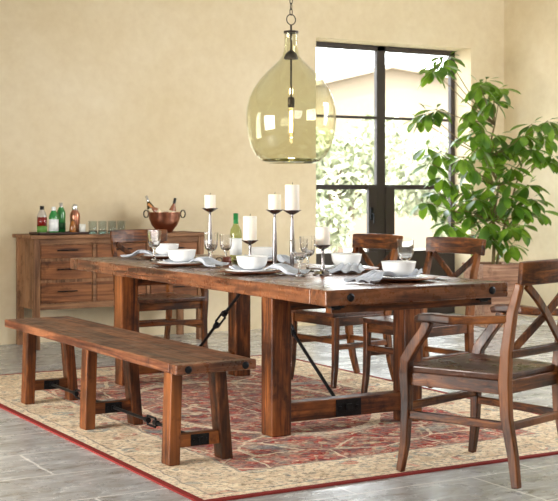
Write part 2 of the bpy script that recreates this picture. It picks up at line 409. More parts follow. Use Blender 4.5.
# low house far behind: camera frame point at (lateral, depth)
def camp(lat, dep): return (math.cos(A)*lat+math.sin(A)*dep, -math.sin(A)*lat+math.cos(A)*dep)
hx, hy = camp(2.4, 27)
hs = empty('garden_house', (hx, hy, 0), -A+.1, label='pale stucco house with a low gable seen through the upper window panes', cat='house')
g = G()
ww = 5.6
pts = [(-ww, 0, -.1), (ww, 0, -.1), (ww, 0, 2.9), (-.0, 0, 3.85), (-ww, 0, 2.5)]
vs_ = pts+[(x, 5, z) for x, y, z in pts]
g.add(vs_, [(0, 1, 2, 3, 4), (9, 8, 7, 6, 5), (0, 5, 6, 1), (1, 6, 7, 2), (0, 4, 9, 5)])
build(g, 'house_wall', plain('cream_stucco', lin(140, 126, 108), .9, 0, .1, .04, 1), hs)
g = G(); g.hexa([(-ww-.3, -.3, 2.45), (0, -.3, 3.85), (0, 5.3, 3.85), (-ww-.3, 5.3, 2.45), (-ww-.3, -.3, 2.55), (0, -.3, 3.95), (0, 5.3, 3.95), (-ww-.3, 5.3, 2.55)])
g.hexa([(0, -.3, 3.85), (ww+.3, -.3, 2.85), (ww+.3, 5.3, 2.85), (0, 5.3, 3.85), (0, -.3, 3.95), (ww+.3, -.3, 2.95), (ww+.3, 5.3, 2.95), (0, 5.3, 3.95)])
build(g, 'house_roof', plain('pale_roof_tile', lin(150, 136, 118), .9), hs)
def tree(lat, dep, h, w_, n, label, seed):
    rnd = random.Random(seed); x, y = camp(lat, dep)
    t = empty('garden_tree', (x, y, -.02), rnd.random()*6, label=label, cat='tree', group='trees and shrubs outside the window')
    tk = G(); tk.tube([(0, 0, 0), (.05, .03, h*.35), (-.04, .02, h*.7)], [.09, .07, .03]); 
    for q in range(5):
        a = rnd.random()*6.28; tk.tube([(0, 0, h*.25), (math.cos(a)*w_*.4, math.sin(a)*w_*.4, h*.6)], [.04, .015], 6)
    build(tk, 'trunk', BARK, t)
    fo = G()
    blobs = [(rnd.uniform(-.62, .62)*w_, rnd.uniform(-.62, .62)*w_, rnd.uniform(.18, .84)*h, rnd.uniform(.24, .42)*w_) for _ in range(16)]
    for _ in range(n):
        bx, by, bz, br_ = rnd.choice(blobs)
        d = Vector((rnd.gauss(0, 1), rnd.gauss(0, 1), rnd.gauss(0, 1))).normalized()*br_*rnd.uniform(.6, 1.05)
        p = Vector((bx, by, bz))+d
        if p.z < .1: continue
        e = Euler((rnd.uniform(-1.2, 1.2), rnd.uniform(-1.2, 1.2), rnd.random()*6.28)).to_matrix(); L = rnd.uniform(.045, .085)
        q = [p+e@Vector(c)*L for c in ((-1, 0, 0), (0, -.45, .1), (1, 0, 0), (0, .45, .1))]
        fo.add(q, [(0, 1, 2, 3)])
    build(fo, 'foliage', GARD, t, fixn=False)
tree(.75, 15.5, 2.3, 1.0, 8500, 'pale bushy tree outside the left-hand window panes', 3)
tree(2.5, 17.8, 2.25, 1.05, 8500, 'pale bushy tree outside the middle of the window', 4)
tree(4.6, 20.5, 2.2, 1.1, 8500, 'pale bushy tree outside the right-hand window panes', 5)

# ------------------------------------------------------------------ rug
rg = empty('area_rug', (2.139+RX, 4.288+RY, 0), label='faded red and cream oriental rug under the dining table', cat='rug')
g = G(); g.box(-RX+.028, RX-.028, -RY+.028, RY-.028, .0005, .007); build(g, 'rug_field', RUG, rg)
g = G()
g.box(-RX, RX, -RY, -RY+.032, .0003, .008); g.box(-RX, RX, RY-.032, RY, .0003, .008)
g.box(-RX, -RX+.032, -RY+.032, RY-.032, .0003, .008); g.box(RX-.032, RX, -RY+.032, RY-.032, .0003, .008)
build(g, 'rug_binding', RUGB, rg)

# ------------------------------------------------------------------ sideboard
SX, SY, SWd, SD, SH = 3.136, 9.095, 1.435, .43, .868
sb = empty('sideboard', (SX, SY, 0), label='brown wooden sideboard with drawers against the beige wall', cat='sideboard')
g = G(); g.box(-.03, SWd+.03, -.025, SD, SH-.028, SH); build(g, 'sideboard_top', SW[0], sb, bevel=.004)
g = G(); g.box(.012, SWd-.012, .016, SD-.01, .30, SH-.028); build(g, 'cabinet_body', SW[2], sb, bevel=.002)
for x in (0, SWd-.05):
    for y in (0, SD-.055):
        g = G(); g.box(x, x+.05, y, y+.05, 0, SH-.028); build(g, 'leg', SW[2], sb, bevel=.003)
g = G(); g.box(.05, SWd-.05, .004, .03, .30, .345); g.box(.05, SWd-.05, .004, .03, SH-.072, SH-.028)
cols = [(.05, .476), (.504, .931), (.959, SWd-.05)]
g.box(.476, .504, .004, .03, .345, SH-.072); g.box(.931, .959, .004, .03, .345, SH-.072)
build(g, 'face_frame', SW[0], sb, bevel=.002)
rows = [(.345, .509), (.521, .672), (.684, .796)]
for x0, x1 in cols:
    for z0, z1 in rows:
        g = G(); g.box(x0+.007, x1-.007, .0095, .0155, z0+.006, z1-.006)
        dr = build(g, 'drawer', DRW, sb, bevel=.003)
        hg = G(); cx = (x0+x1)/2; cz = (z0+z1)/2+.01
        hg.tube([(cx-.08, -.012, cz), (cx+.08, -.012, cz)], .005, 8)
        for q in (-.07, .07): hg.tube([(cx+q, .012, cz), (cx+q, -.012, cz)], .004, 8)
        build(hg, 'drawer_pull', IRON, dr)
ZS = SH+.0005
# tray, bottles
TRW = plain('dark_tray_wood', lin(60, 36, 26), .4)
g = G(); tx, ty = 3.315, 9.185
g.box(-.15, .26, -.11, .11, 0, .008)
for b in ((-.15, .26, -.11, -.10), (-.15, .26, .10, .11), (-.15, -.14, -.11, .11), (.25, .26, -.11, .11)): g.box(*b, 0, .02)
tag(build(g, 'serving_tray', TRW, None, (tx, ty, ZS), bevel=.001), 'dark wooden tray holding the bottles on the sideboard', 'tray')
ZT = ZS+.009
def bottle(name, loc, prof, mat, label, cat, parts, group=None, mtx=None, rz=0):
    t = empty(name, loc, rz, label=label, cat=cat, group=group)
    if mtx: t.rotation_euler = mtx
    g = G(); g.lathe(prof, 24); build(g, 'bottle_body', mat, t, smooth=True)
    for pn, pp, pm in parts:
        g = G(); g.lathe(pp, 24); build(g, pn, pm, t, smooth=True)
    return t
def bprof(r, hb, rn, h):
    return [(0, 0), (r*.9, 0), (r, .006), (r, hb), (r*.85, hb+.02), (rn*1.1, hb+.05), (rn, hb+.06), (rn, h), (0, h)]
GREENG = plain('green_bottle_glass', lin(44, 130, 62), .08, 0, .8)
CLEARB = plain('pale_bottle_glass', lin(180, 172, 160), .08, 0, .8)
REDB = plain('red_liqueur', lin(120, 22, 18), .1, 0, .8); WHL = plain('white_paper_label', lin(232, 236, 236), .6)
GRL = plain('green_paper_label', lin(92, 140, 60), .6); SILV = plain('silver_cap', (.75, .75, .75), .25, 1); CREAM = plain('cream_label', lin(228, 216, 186), .6)
BLK = plain('black_cap', lin(24, 24, 24), .4); AMB = plain('amber_bottle_glass', lin(150, 92, 40), .12, 0, .7)
band = lambda r, a, b: [(r, a), (r+.0012, a), (r+.0012, b), (r, b)]
bottle('liquor_bottle', (3.215, 9.14, ZT), bprof(.037, .135, .014, .20), CLEARB, 'clear bottle of red liqueur with black cap, at the left end of the tray', 'bottle',
       [('red_band', band(.037, .06, .128), REDB), ('paper_label', band(.037, .012, .06), GRL), ('cap', [(.0165, .168), (.0165, .212), (0, .213)], BLK)], 'bottles on the sideboard tray')
bottle('liquor_bottle', (3.302, 9.125, ZT), bprof(.036, .13, .013, .19), GREENG, 'green bottle with white label and white cap, second from the left on the tray', 'bottle',
       [('paper_label', band(.036, .02, .11), WHL), ('cap', [(.0155, .17), (.0155, .205), (0, .206)], WHL)], 'bottles on the sideboard tray')
bottle('liquor_bottle', (3.395, 9.215, ZT), bprof(.034, .155, .013, .22), GREENG, 'taller green bottle with silver cap, just behind the white-labelled bottle', 'bottle',
       [('paper_label', band(.034, .03, .08), plain('dark_green_label', lin(26, 88, 46), .5)), ('cap', [(.016, .19), (.016, .235), (0, .236)], SILV)], 'bottles on the sideboard tray')
t = empty('cocktail_shaker', (3.508, 9.215, ZT), label='copper cocktail shaker with round silver cap on the tray', cat='cocktail shaker')
g = G(); g.lathe([(0, 0), (.03, 0), (.036, .02), (.04, .13), (.038, .15), (.022, .178)], 24); build(g, 'shaker_body', COPPER, t, smooth=True)
g = G(); g.lathe([(.022, .178), (.0245, .19), (.024, .21), (.016, .224), (0, .228)], 24); build(g, 'cap', SILV, t, smooth=True)
bottle('bitters_bottle', (3.455, 9.12, ZT), bprof(.026, .05, .009, .098), AMB, 'small amber bottle in front of the copper shaker', 'bottle', [('cap', [(.011, .085), (.011, .102), (0, .103)], BLK)])
g = G(); g.lathe([(0, 0), (.022, 0), (.026, .07), (.024, .07), (.02, .006), (0, .006)], 24)
tag(build(g, 'shot_glass', plain('frosted_glass', lin(226, 226, 218), .3, 0, .6), None, (3.535, 9.125, ZT), smooth=True), 'small frosted glass at the right end of the tray', 'glass')
# tumblers: two rows of four
TUMB = thin_glass('tumbler_glass', (.95, .97, .97), 1.3); TUMD = solid_glass('thick_blue_glass', (.62, .82, .86))
def tumbler():
    t = empty('tumbler', (0, 0, 0), cat='glass', group='tumblers on the sideboard')
    g = G(); g.lathe([(.031, .030), (.0345, .10), (.0325, .10), (.028, .032), (0, .030)], 20); build(g, 'glass_wall', TUMB, t, smooth=True)
    g = G(); g.lathe([(0, 0), (.031, 0), (.0325, .004), (.0335, .028), (.031, .028), (0, .024)], 20); build(g, 'glass_base', TUMD, t, smooth=True)
    return t
tm = tumbler(); first = True
ordn = ['leftmost', 'second from left', 'second from right', 'rightmost']
for r_ in range(2):
    for i in range(4):
        loc = (3.622+i*.080+r_*.036, 9.13+r_*.085, ZS); lab = 'blue-based glass tumbler, %s of the four in the %s row on the sideboard' % (ordn[i], ['front', 'back'][r_])
        if first: tm.location = loc; tm['label'] = lab; first = False
        else: dup(tm, loc, 0, lab)
# copper bowl
bx, by = 4.283, 9.235
t = empty('copper_bowl', (bx, by, ZS), -A, label='hammered copper wine bucket with two loop handles on the sideboard', cat='wine bucket')
g = G(); g.lathe([(0, .012), (.06, .012), (.055, 0), (.062, 0), (.07, .018), (.105, .06), (.126, .11), (.131, .16), (.134, .165), (.128, .165), (.122, .11), (.1, .062), (.06, .024), (0, .022)], 40); build(g, 'bowl', COPPER, t, smooth=True)
for sx in (-1, 1):
    g = G(); g.tube([(sx*(.130+.019*(1+math.cos(a))), 0, .150+.030*math.sin(a)) for a in [i*2*PI/18 for i in range(18)]], .005, 8, True)
    build(g, 'handle', DKMET, t, smooth=True)
WB = plain('dark_wine_glass', lin(74, 62, 34), .1, 0, .8); WB2 = plain('rose_wine_glass', lin(150, 96, 70), .12, 0, .8)
wprof = [(0, 0), (.034, 0), (.036, .01), (.036, .17), (.026, .2), (.014, .23), (.013, .29), (0, .29)]
def cb(lat, y, dz, tilt, mat, lab, capm, sc_):
    t = bottle('champagne_bottle', (bx+lat*math.cos(A), by-lat*math.sin(A)+y, ZS+dz), wprof, mat, lab, 'bottle', [('paper_label', band(.0362, .09, .16), CREAM), ('foil', [(.0145, .235), (.0145, .292), (0, .293)], capm)], 'bottles in the copper bucket')
    t.rotation_euler = (0, R(tilt), -A); t.scale = (sc_,)*3
cb(-.045, .045, .072, -21, WB, 'dark bottle with cream label leaning left in the copper bucket', SILV, .82)
cb(.0, -.055, .10, -50, WB2, 'bottle with orange top tilted far left in the copper bucket', plain('orange_foil', lin(205, 136, 72), .5), .70)
cb(.044, .012, .05, 12, WB2, 'rose bottle with dark top leaning right in the copper bucket', BLK, .80)

# ------------------------------------------------------------------ dining table
TXX, TYY, TW_, TL_ = 2.9365, 4.6516, 1.0374, 3.152
ZF = .0075
tb = empty('dining_table', (TXX, TYY, 0), label='long reclaimed brown wood trestle dining table on the rug', cat='table')
th = .071; zt = .762
g = G(); g.box(0, TW_, .135, TL_-.135, zt-th, zt); build(g, 'tabletop', TOP, tb, bevel=.005)
for y0, y1 in ((0, .133), (TL_-.133, TL_)):
    g = G(); g.box(0, TW_, y0, y1, zt-th, zt); bb = build(g, 'breadboard_end', TOPX, tb, bevel=.006)
    yy = y0 if y0 == 0 else TL_
    sg = -1 if y0 == 0 else 1
    for x in (.13, TW_-.10):
        bg_ = G(); bg_.lathe([(0, 0), (.019, 0), (.019, .004), (.012, .008), (0, .009)], 16, mtx=Matrix.Translation((x, yy, zt-th/2)) @ Matrix.Rotation(R(90 if sg < 0 else -90), 4, 'X'))
        build(bg_, 'bolt', IRON, bb, smooth=False)
lx0, lx1, ly0, ly1, ls = .0685, TW_-.0685-.11, .596, TL_-.596-.11, .11
for y in (ly0, ly1):
    lean = .012 if y == ly0 else -.012
    for x in (lx0, lx1):
        g = G(); g.leg((x+ls/2, y+ls/2, ZF), (x+ls/2, y+ls/2, zt-th), ls, ls); build(g, 'leg', TW[2], tb, bevel=.006)
    g = G(); g.box(lx0+ls, lx1, y+.015, y+ls-.015, .068, .162); st = build(g, 'foot_rail', TW[0], tb, bevel=.005)
    ip = G(); xm = TW_/2
    ys = y+.015
    ip.box(xm-.075, xm+.075, ys-.005, ys, .072, .158)
    for q in (-.05, .05): ip.box(xm+q-.009, xm+q+.009, ys-.010, ys-.004, .106, .124)
    ip.box(xm-.018, xm+.018, ys-.014, ys-.004, .097, .133)
    build(ip, 'iron_plate', IRON, st, bevel=.0015)
    g = G(); g.box(lx0+ls, lx1, y+.02, y+ls-.02, zt-th-.075, zt-th); build(g, 'top_rail', TW[0], tb, bevel=.004)
for x in (TW_*.30, TW_*.62):
    g = G(); g.box(x, x+.05, .10, TL_-.10, zt-th-.045, zt-th); build(g, 'extension_slide', TW[1], tb, bevel=.003)
g = G(); g.box(.06, TW_-.06, .05, .10, zt-th-.038, zt-th); build(g, 'end_rail', TW[0], tb, bevel=.003)
for x in (.04, TW_-.16):
    g = G(); g.box(x, x+.07, .02, .05, zt-th-.012, zt-th); g.tube([(x+.015, .03, zt-th-.014), (x+.055, .03, zt-th-.014)], .006, 8); build(g, 'leaf_latch', IRON, tb, bevel=.001)
# diagonal iron braces with turnbuckles
def brace(p0, p1, parent, fr, r=.0095, ln=.13, name='brace_rod', w_=.021):
    p0 = Vector(p0); p1 = Vector(p1); d = (p1-p0); L = d.length; u = d.normalized()
    g = G(); a = p0+u*(L*fr-ln/2); b = p0+u*(L*fr+ln/2)
    g.tube([p0, a+u*.02], r, 10); g.tube([b-u*.02, p1], r, 10)
    ro = build(g, name, IRON, parent, smooth=False)
    s_ = u.cross(Vector((1, 0, 0))) if abs(u.x) < .5 else u.cross(Vector((0, 0, 1)))
    s_ = s_.normalized(); s2 = u.cross(s_)
    t = G()
    for q in (s_, ):
        t.tube([a, a+u*ln*.12+q*w_, b-u*ln*.12+q*w_, b], r*.72, 8); t.tube([a, a+u*ln*.12-q*w_, b-u*ln*.12-q*w_, b], r*.72, 8)
    t.tube([a-u*.012, a+u*.022], r*1.7, 10); t.tube([b-u*.022, b+u*.012], r*1.7, 10)
    build(t, 'turnbuckle', IRON, ro, smooth=False)
cm = TL_/2
brace((TW_/2, ly0+ls-.01, .115), (TW_/2, cm-.06, zt-th), tb, .63, ln=.15)
brace((TW_/2, ly1+.01, .115), (TW_/2, cm+.06, zt-th), tb, .55, ln=.15)

# ------------------------------------------------------------------ bench
bn = empty('bench', (2.222, 4.676, 0), .0138, label='long brown wooden bench with iron rods along the near side of the table', cat='bench')
BL, BW, BH, bt = 2.181, .3826, .48, .0427
g = G(); g.box(0, BW, .07, BL, BH-bt, BH); build(g, 'bench_top', BTOP, bn, bevel=.006)
g = G(); g.box(0, BW, 0, .069, BH-bt, BH); be = build(g, 'breadboard_end', TOPX, bn, bevel=.006)
for x in (.055, BW-.055):
    q = G(); q.lathe([(0, 0), (.016, 0), (.016, .004), (.01, .008), (0, .009)], 16, mtx=Matrix.Translation((x, 0, BH-bt/2-.001)) @ Matrix.Rotation(R(90), 4, 'X')); build(q, 'bolt', IRON, be)
fx = .084; fw = .2988; lw, ld = .055, .08
ypos = [.243, .243+.953, .243+1.939]
ypos[2] = min(ypos[2], BL-ld-.03)
for y in ypos:
    for s_, x in ((-1, fx+lw/2), (1, fx+fw+lw/2-.035)):
        g = G(); xt = x-s_*.038 if s_ > 0 else x+.014
        g.leg((x, y+ld/2, ZF), (xt, y+ld/2, BH-bt), lw, ld); build(g, 'leg', TW[2], bn, bevel=.005)
    g = G(); g.box(fx+lw-.01, fx+fw-.02, y+.018, y+ld-.018, .078, .135); st = build(g, 'foot_rail', TW[0], bn, bevel=.004)
    xm = fx+fw/2+.01; ip = G(); ip.box(xm-.045, xm+.045, y+.013, y+.018, .081, .132); ip.box(xm-.012, xm+.012, y+.006, y+.014, .094, .118)
    for q in (-.032, .032): ip.box(xm+q-.005, xm+q+.005, y+.009, y+.014, .101, .111)
    build(ip, 'iron_plate', IRON, st, bevel=.001)
    g = G(); g.box(fx+.02, BW-.06, y+.015, y+ld-.015, BH-bt-.035, BH-bt); build(g, 'top_rail', TW[0], bn, bevel=.003)
for i in range(2):
    brace((xm, ypos[i]+ld-.015, .107), (xm, ypos[i+1]+.015, .107), bn, .5, .008, .11)

# ------------------------------------------------------------------ chairs
def chair(name, arm):
    """faces local +Y; origin on the floor under the seat's middle"""
    r = empty(name, (0, 0, 0))
    fwid = .262 if arm else .222; rwid = .205 if arm else .19; fy = .215; ry = -.222 if arm else -.20; sh = .455
    # seat, saddled
    g = G(); nu, nv = 16, 14
    def hw(t): return (fwid+.012)*(t)+(rwid+.012)*(1-t)
    def top(u, v):
        x = (2*u-1); w_ = hw(v)*(1-.03*abs(2*v-1)**6); y = ry-.005+(fy-ry+.035)*v
        dip = -.012*math.exp(-((abs(x)-.45)/.28)**2)*math.exp(-((v-.42)/.3)**2) - .004*math.exp(-(x/.8)**2)
        return (x*w_, y+(.012*(1-x*x) if v == 1 else 0), sh+dip)
    g.grid(top, nu, nv)
    n = (nu+1)*(nv+1); lo = [(p[0]*.975, p[1]*.985, sh-.03) for p in g.v[:n]]; g.v += lo
    F = []
    for i in range(nu):
        for j in range(nv): F.append((n+i*(nv+1)+j, n+i*(nv+1)+j+1, n+(i+1)*(nv+1)+j+1, n+(i+1)*(nv+1)+j))
    for i in range(nu):
        for j in (0, nv): a = i*(nv+1)+j; b = a+nv+1; F.append((a, b, n+b, n+a))
    for j in range(nv):
        for i in (0, nu): a = i*(nv+1)+j; b = a+1; F.append((a, b, n+b, n+a))
    g.f += F
    build(g, 'seat', SEATW, r, bevel=.006, smooth=False)
    for s in (-1, 1):
        # front leg
        g = G()
        if arm:
            g.sweep([(s*(fwid+.006), fy+.032, 0), (s*fwid, fy+.012, .12), (s*(fwid-.002), fy+.004, .3), (s*(fwid+.002), fy+.006, .42), (s*(fwid+.010), fy-.004, .48), (s*(fwid+.016), fy-.055, .55), (s*(fwid+.018), fy-.105, .61), (s*(fwid+.018), fy-.125, .652)],
                    [.03, .034, .038, .042, .040, .036, .034, .034], [.030, .036, .042, .050, .050, .044, .042, .044], (1, 0, 0))
        else:
            g.sweep([(s*(fwid-.004), fy+.022, 0), (s*(fwid-.008), fy+.006, .12), (s*(fwid-.010), fy, .3), (s*(fwid-.010), fy, .428)], [.028, .032, .036, .038], [.028, .034, .038, .040], (1, 0, 0))
        build(g, 'leg', CW[2], r, bevel=.005)
        # rear leg and back post in one
        g = G()
        g.sweep([(s*(rwid-.004), (-.285 if arm else ry-.085), 0), (s*(rwid-.004), ry-.048, .12), (s*(rwid-.002), ry-.018, .28), (s*rwid, ry-.012, .42), (s*(rwid+.004), ry-.022, .55), (s*(rwid+.004), ry-.047, .70), (s*(rwid+.004), ry-.078, .80), (s*(rwid+.004), ry-.082, .824)],
                [.03, .032, .034, .036, .034, .032, .03, .028], [.034, .04, .046, .05, .044, .038, .032, .028], (1, 0, 0))
        build(g, 'leg', CW[2], r, bevel=.005)
        # side stretcher, side apron
        g = G(); g.sweep([(s*(fwid-.004), fy, .245), (s*(rwid), ry-.02, .245)], .02, .034, (1, 0, 0)); build(g, 'stretcher', CW[1], r, bevel=.004)
        g = G(); g.sweep([(s*(fwid-.008), fy, .398), (s*(rwid), ry, .398)], .02, .056, (1, 0, 0)); build(g, 'apron', CW[1], r, bevel=.003)
        if arm:
            g = G()
            g.sweep([(s*(fwid+.020), fy-.065, .655), (s*(fwid+.024), fy-.10, .664), (s*(fwid+.028), fy-.16, .668), (s*(fwid+.024), fy-.24, .664), (s*(rwid+.040), fy-.33, .666), (s*(rwid+.004), ry-.03, .676)],
                    [.044, .062, .066, .056, .044, .034], [.028, .036, .037, .036, .034, .032], (1, 0, 0))
            build(g, 'armrest', CW[1], r, bevel=.009, segs=3)
    g = G(); g.box(-fwid, fwid, fy-.012, fy+.008, .37, .426); build(g, 'apron', CW[0], r, bevel=.003)
    g = G(); g.box(-rwid, rwid, ry-.018, ry+.002, .37, .426); build(g, 'apron', CW[0], r, bevel=.003)
    g = G(); g.box(-fwid, fwid, fy-.008, fy+.014, .262, .296); build(g, 'stretcher', CW[0], r, bevel=.004)
    g = G(); g.box(-rwid, rwid, ry-.038, ry-.016, .225, .257); build(g, 'stretcher', CW[0], r, bevel=.004)
    # back: curved crest, lower rail, crossed braces
    cw_ = rwid+(.018 if arm else .045)
    def arc(x, z): return ry-.02-(max(0, z-.45))*.16-(.0 if z < .5 else .034*(1-(x/cw_)**2)*min(1, (z-.5)/.3))
    g = G(); N = 14; pts = [(-cw_+2*cw_*i/N) for i in range(N+1)]
    g.sweep([(x, arc(x, .866)-.005, .866-.004*abs(x/cw_)**2) for x in pts], [.097 if abs(x) < cw_*.98 else .094 for x in pts], .026, (0, -.13, 1)); build(g, 'crest_rail', CW[0], r, bevel=.006)
    g = G(); g.sweep([(x, arc(x, .535)+.0, .535) for x in [-rwid+2*rwid*i/8 for i in range(9)]], .034, .022, (0, 0, 1)); build(g, 'lower_back_rail', CW[0], r, bevel=.004)
    for s in (-1, 1):
        P = []
        for i in range(11):
            q = i/10; z = .545+(.815-.545)*q; x = s*(-rwid+.022+(2*rwid-.044)*q); P.append((x, arc(x, z)+(.007*s), z))
        g = G(); g.sweep(P, .034, .016, (s*.75, 0, -1)); build(g, 'cross_brace', CW[2], r, bevel=.003)
    return r
ac = chair('armchair', True); ac.location = (3.446, 4.186, .008); ac.rotation_euler = (0, 0, R(16.9))
tag(ac, 'brown X-back wooden armchair in the right foreground at the near end of the table', 'chair', 'armchairs at the table ends')
dup(ac, (3.70, 8.10, .008), PI, 'brown X-back wooden armchair at the far end of the table, before the sideboard')
dc = chair('dining_chair', False); dc.location = (4.28, 6.60, .012); dc.rotation_euler = (0, 0, R(96))
tag(dc, 'armless brown X-back chair before the window, behind the short pewter candlestick', 'chair', 'dining chairs along the far side of the table')
dup(dc, (4.34, 5.86, .012), R(98), 'armless brown X-back chair before the houseplant, nearest the right table end')

# ------------------------------------------------------------------ pendant
px_, py_ = 3.455, 5.826
pd = empty('pendant_lamp', (px_, py_, CZ), label='large green glass bottle-shaped pendant lamp hanging over the table', cat='lamp')
Z = lambda z: z-CZ
g = G()
gp = [(.118, 1.352), (.155, 1.364), (.190, 1.396), (.215, 1.44), (.232, 1.50), (.2405, 1.56), (.2415, 1.61), (.238, 1.655), (.226, 1.705), (.204, 1.752), (.172, 1.80), (.132, 1.845), (.092, 1.882), (.062, 1.91), (.045, 1.935), (.0375, 1.965), (.035, 2.01), (.035, 2.055), (.038, 2.062)]
g.lathe([(r_, Z(z)) for r_, z in gp], 64); build(g, 'glass_shade', GLOBE, pd, smooth=True, solid=.004)
g = G(); g.lathe([(0, Z(1.372)), (.10, Z(1.366)), (.145, Z(1.375)), (.158, Z(1.368)), (.11, Z(1.351)), (0, Z(1.358))], 64); build(g, 'shade_base', GLOBEB, pd, smooth=True)
g = G(); g.lathe([(.0, Z(2.068)), (.040, Z(2.068)), (.040, Z(2.056)), (0, Z(2.056))], 24); build(g, 'cap', DKMET, pd)
g = G(); g.lathe([(0, Z(1.965)), (.012, Z(1.962)), (.030, Z(1.945)), (.040, Z(1.922)), (.036, Z(1.915)), (0, Z(1.915))], 24); build(g, 'neck_collar', DKMET, pd, smooth=True)
g = G(); g.tube([(0, 0, Z(2.10)), (0, 0, Z(1.70))], .0055, 10); build(g, 'rod', DKMET, pd)
g = G(); g.lathe([(0, Z(1.712)), (.016, Z(1.71)), (.019, Z(1.70)), (.019, Z(1.655)), (0, Z(1.655))], 20); build(g, 'socket', DKMET, pd)
eb = NT('lit_filament_bulb'); em = eb.n('ShaderNodeEmission'); em.inputs[0].default_value = (1, .78, .45, 1); em.inputs[1].default_value = 26
eb.l(em.outputs[0], eb.out.inputs[0])
bl = G(); bl.lathe([(.011, Z(1.655)), (.016, Z(1.64)), (.0175, Z(1.60)), (.0175, Z(1.51)), (.011, Z(1.492)), (0, Z(1.488))], 20); bo = build(bl, 'bulb', thin_glass('bulb_glass', (.97, .93, .84), 1.4), pd, smooth=True)
fl = G()
for a in range(4): 
    c_, s_ = math.cos(a*PI/2)*.006, math.sin(a*PI/2)*.006
    fl.tube([(c_, s_, Z(1.635)), (c_*1.2, s_*1.2, Z(1.575)), (c_, s_, Z(1.52))], .0022, 6)
build(fl, 'filament', eb.m, bo)
g = G(); g.tube([(0+.028*math.cos(a), 0, Z(2.130)+.028*math.sin(a)) for a in [i*2*PI/24 for i in range(24)]], .003, 8, True); build(g, 'hanging_ring', DKMET, pd, smooth=True)
zc = 2.158; i = 0
while zc < CZ-.03:
    g = G(); h_ = .017
    ring = [(.008*math.cos(a), 0, h_*math.sin(a)*1.1) for a in [q*2*PI/14 for q in range(14)]]
    if i % 2: ring = [(0, x, z) for x, y, z in ring]
    g.tube([(x, y, Z(zc+.014)+z) for x, y, z in ring], .0026, 6, True); build(g, 'chain_link', DKMET, pd, smooth=True)
    zc += .030; i += 1
g = G(); g.lathe([(0, -.0005), (.06, -.0005), (.06, -.012), (.02, -.03), (0, -.032)], 24); build(g, 'ceiling_canopy', DKMET, pd, smooth=True)
g = G(); g.tube([(.004, .004, -.02), (.012, 0, -.3), (-.006, .004, -.6), (.004, 0, -.89)], .003, 6); build(g, 'cord', DKMET, pd)
pl = bpy.data.lights.new('bulb_light', 'POINT'); pl.energy = 6; pl.color = (1, .78, .5); pl.shadow_soft_size = .02
po = bpy.data.objects.new('bulb_light', pl); C.objects.link(po); po.parent = pd; po.location = (0, 0, Z(1.46))

# ------------------------------------------------------------------ on the table
zt0 = zt+.0008
def lathe_obj(name, prof, mat, parent=None, loc=(0, 0, 0), seg=40): 
    g = G(); g.lathe(prof, seg); return build(g, name, mat, parent, loc, smooth=True)
CHP = [(0, 0), (.09, 0), (.125, .004), (.178, .014), (.180, .018), (.175, .019), (.125, .010), (.09, .006), (0, .006)]
PLP = [(0, 0), (.075, 0), (.09, .006), (.142, .014), (.144, .017), (.140, .018), (.09, .011), (.075, .006), (0, .006)]
BWP = [(0, 0), (.05, 0), (.053, .004), (.068, .012), (.078, .030), (.084, .062), (.086, .068), (.082, .068), (.074, .034), (.062, .017), (.04, .011), (0, .010)]
def knife():
    g = G(); g.sweep([(0, -.11, .003), (0, -.02, .004), (0, 0, .004)], [.014, .015, .011], .005, (1, 0, 0)); g.sweep([(0, 0, .004), (0, .05, .004), (0, .1, .003), (0, .115, .003)], [.012, .020, .018, .006], .002, (1, 0, 0)); return g
def spoon():
    g = G(); g.sweep([(0, -.1, .003), (0, -.05, .004), (0, .05, .007)], [.012, .009, .006], .003, (1, 0, 0))
    g.grid(lambda u, v: ((2*v-1)*.020*math.sin(PI*min(.999, max(.001, u)))**.6, .045+.065*u, .0075-.006*math.sin(PI*u)*(1-(2*v-1)**2)), 10, 8); return g
def fork():
    g = G(); g.sweep([(0, -.1, .003), (0, -.05, .004), (0, .04, .006)], [.013, .009, .006], .003, (1, 0, 0)); g.sweep([(0, .035, .006), (0, .05, .005), (0, .065, .004)], [.007, .022, .024], .002, (1, 0, 0))
    for q in (-.0095, -.0032, .0032, .0095): g.sweep([(q, .064, .004), (q, .09, .004), (q, .11, .006)], .0032, .002, (1, 0, 0))
    return g
base = {}
def place(kind, maker, loc, rz, label, cat, group):
    if kind not in base:
        o = maker(); base[kind] = o; tag(o, label, cat, group); o.location = loc; o.rotation_euler = (0, 0, rz)
    else: o = base[kind].copy(); C.objects.link(o); o.location = loc; o.rotation_euler = (0, 0, rz); o['label'] = label
    return o
def napkin(loc, dirang, L0, L1, w_, seed, label, drop=True):
    """cloth lying across the plate (radius ~.13) and trailing down to the table along dirang"""
    rnd = random.Random(seed); ph = rnd.random()*6; g = G(); ca, sa = math.cos(dirang), math.sin(dirang)
    def fn(u, v):
        s = -L0+(L0+L1)*u; t = (v-.5)
        d = abs(s)
        flat = 1/(1+math.exp(-(d-.095)*70))
        zz = .0215 + .011*flat
        fall = 1/(1+math.exp(-(d-.196)*80)); zz = zz*(1-fall)+.004*fall
        amp = .004+.015*flat*(1-.35*fall)
        ww = w_*(1-.38*flat*(1-fall)+.1*fall)
        fold = amp*flat*(.5+.5*math.cos(t*19+ph+s*9))+amp*.3*flat*(.5+.5*math.sin(t*34+s*15+ph))
        bend = .03*math.sin(s*9+ph)*flat
        x = s+.012*math.sin(t*14+ph); y = t*ww*(1+.12*math.sin(s*22+ph))+bend
        return (x*ca-y*sa, x*sa+y*ca, zz+fold)
    g.grid(fn, 44, 26)
    tag(build(g, 'napkin', NAPK, None, loc, smooth=True, solid=.0022, fixn=False), label, 'napkin', 'grey linen napkins')
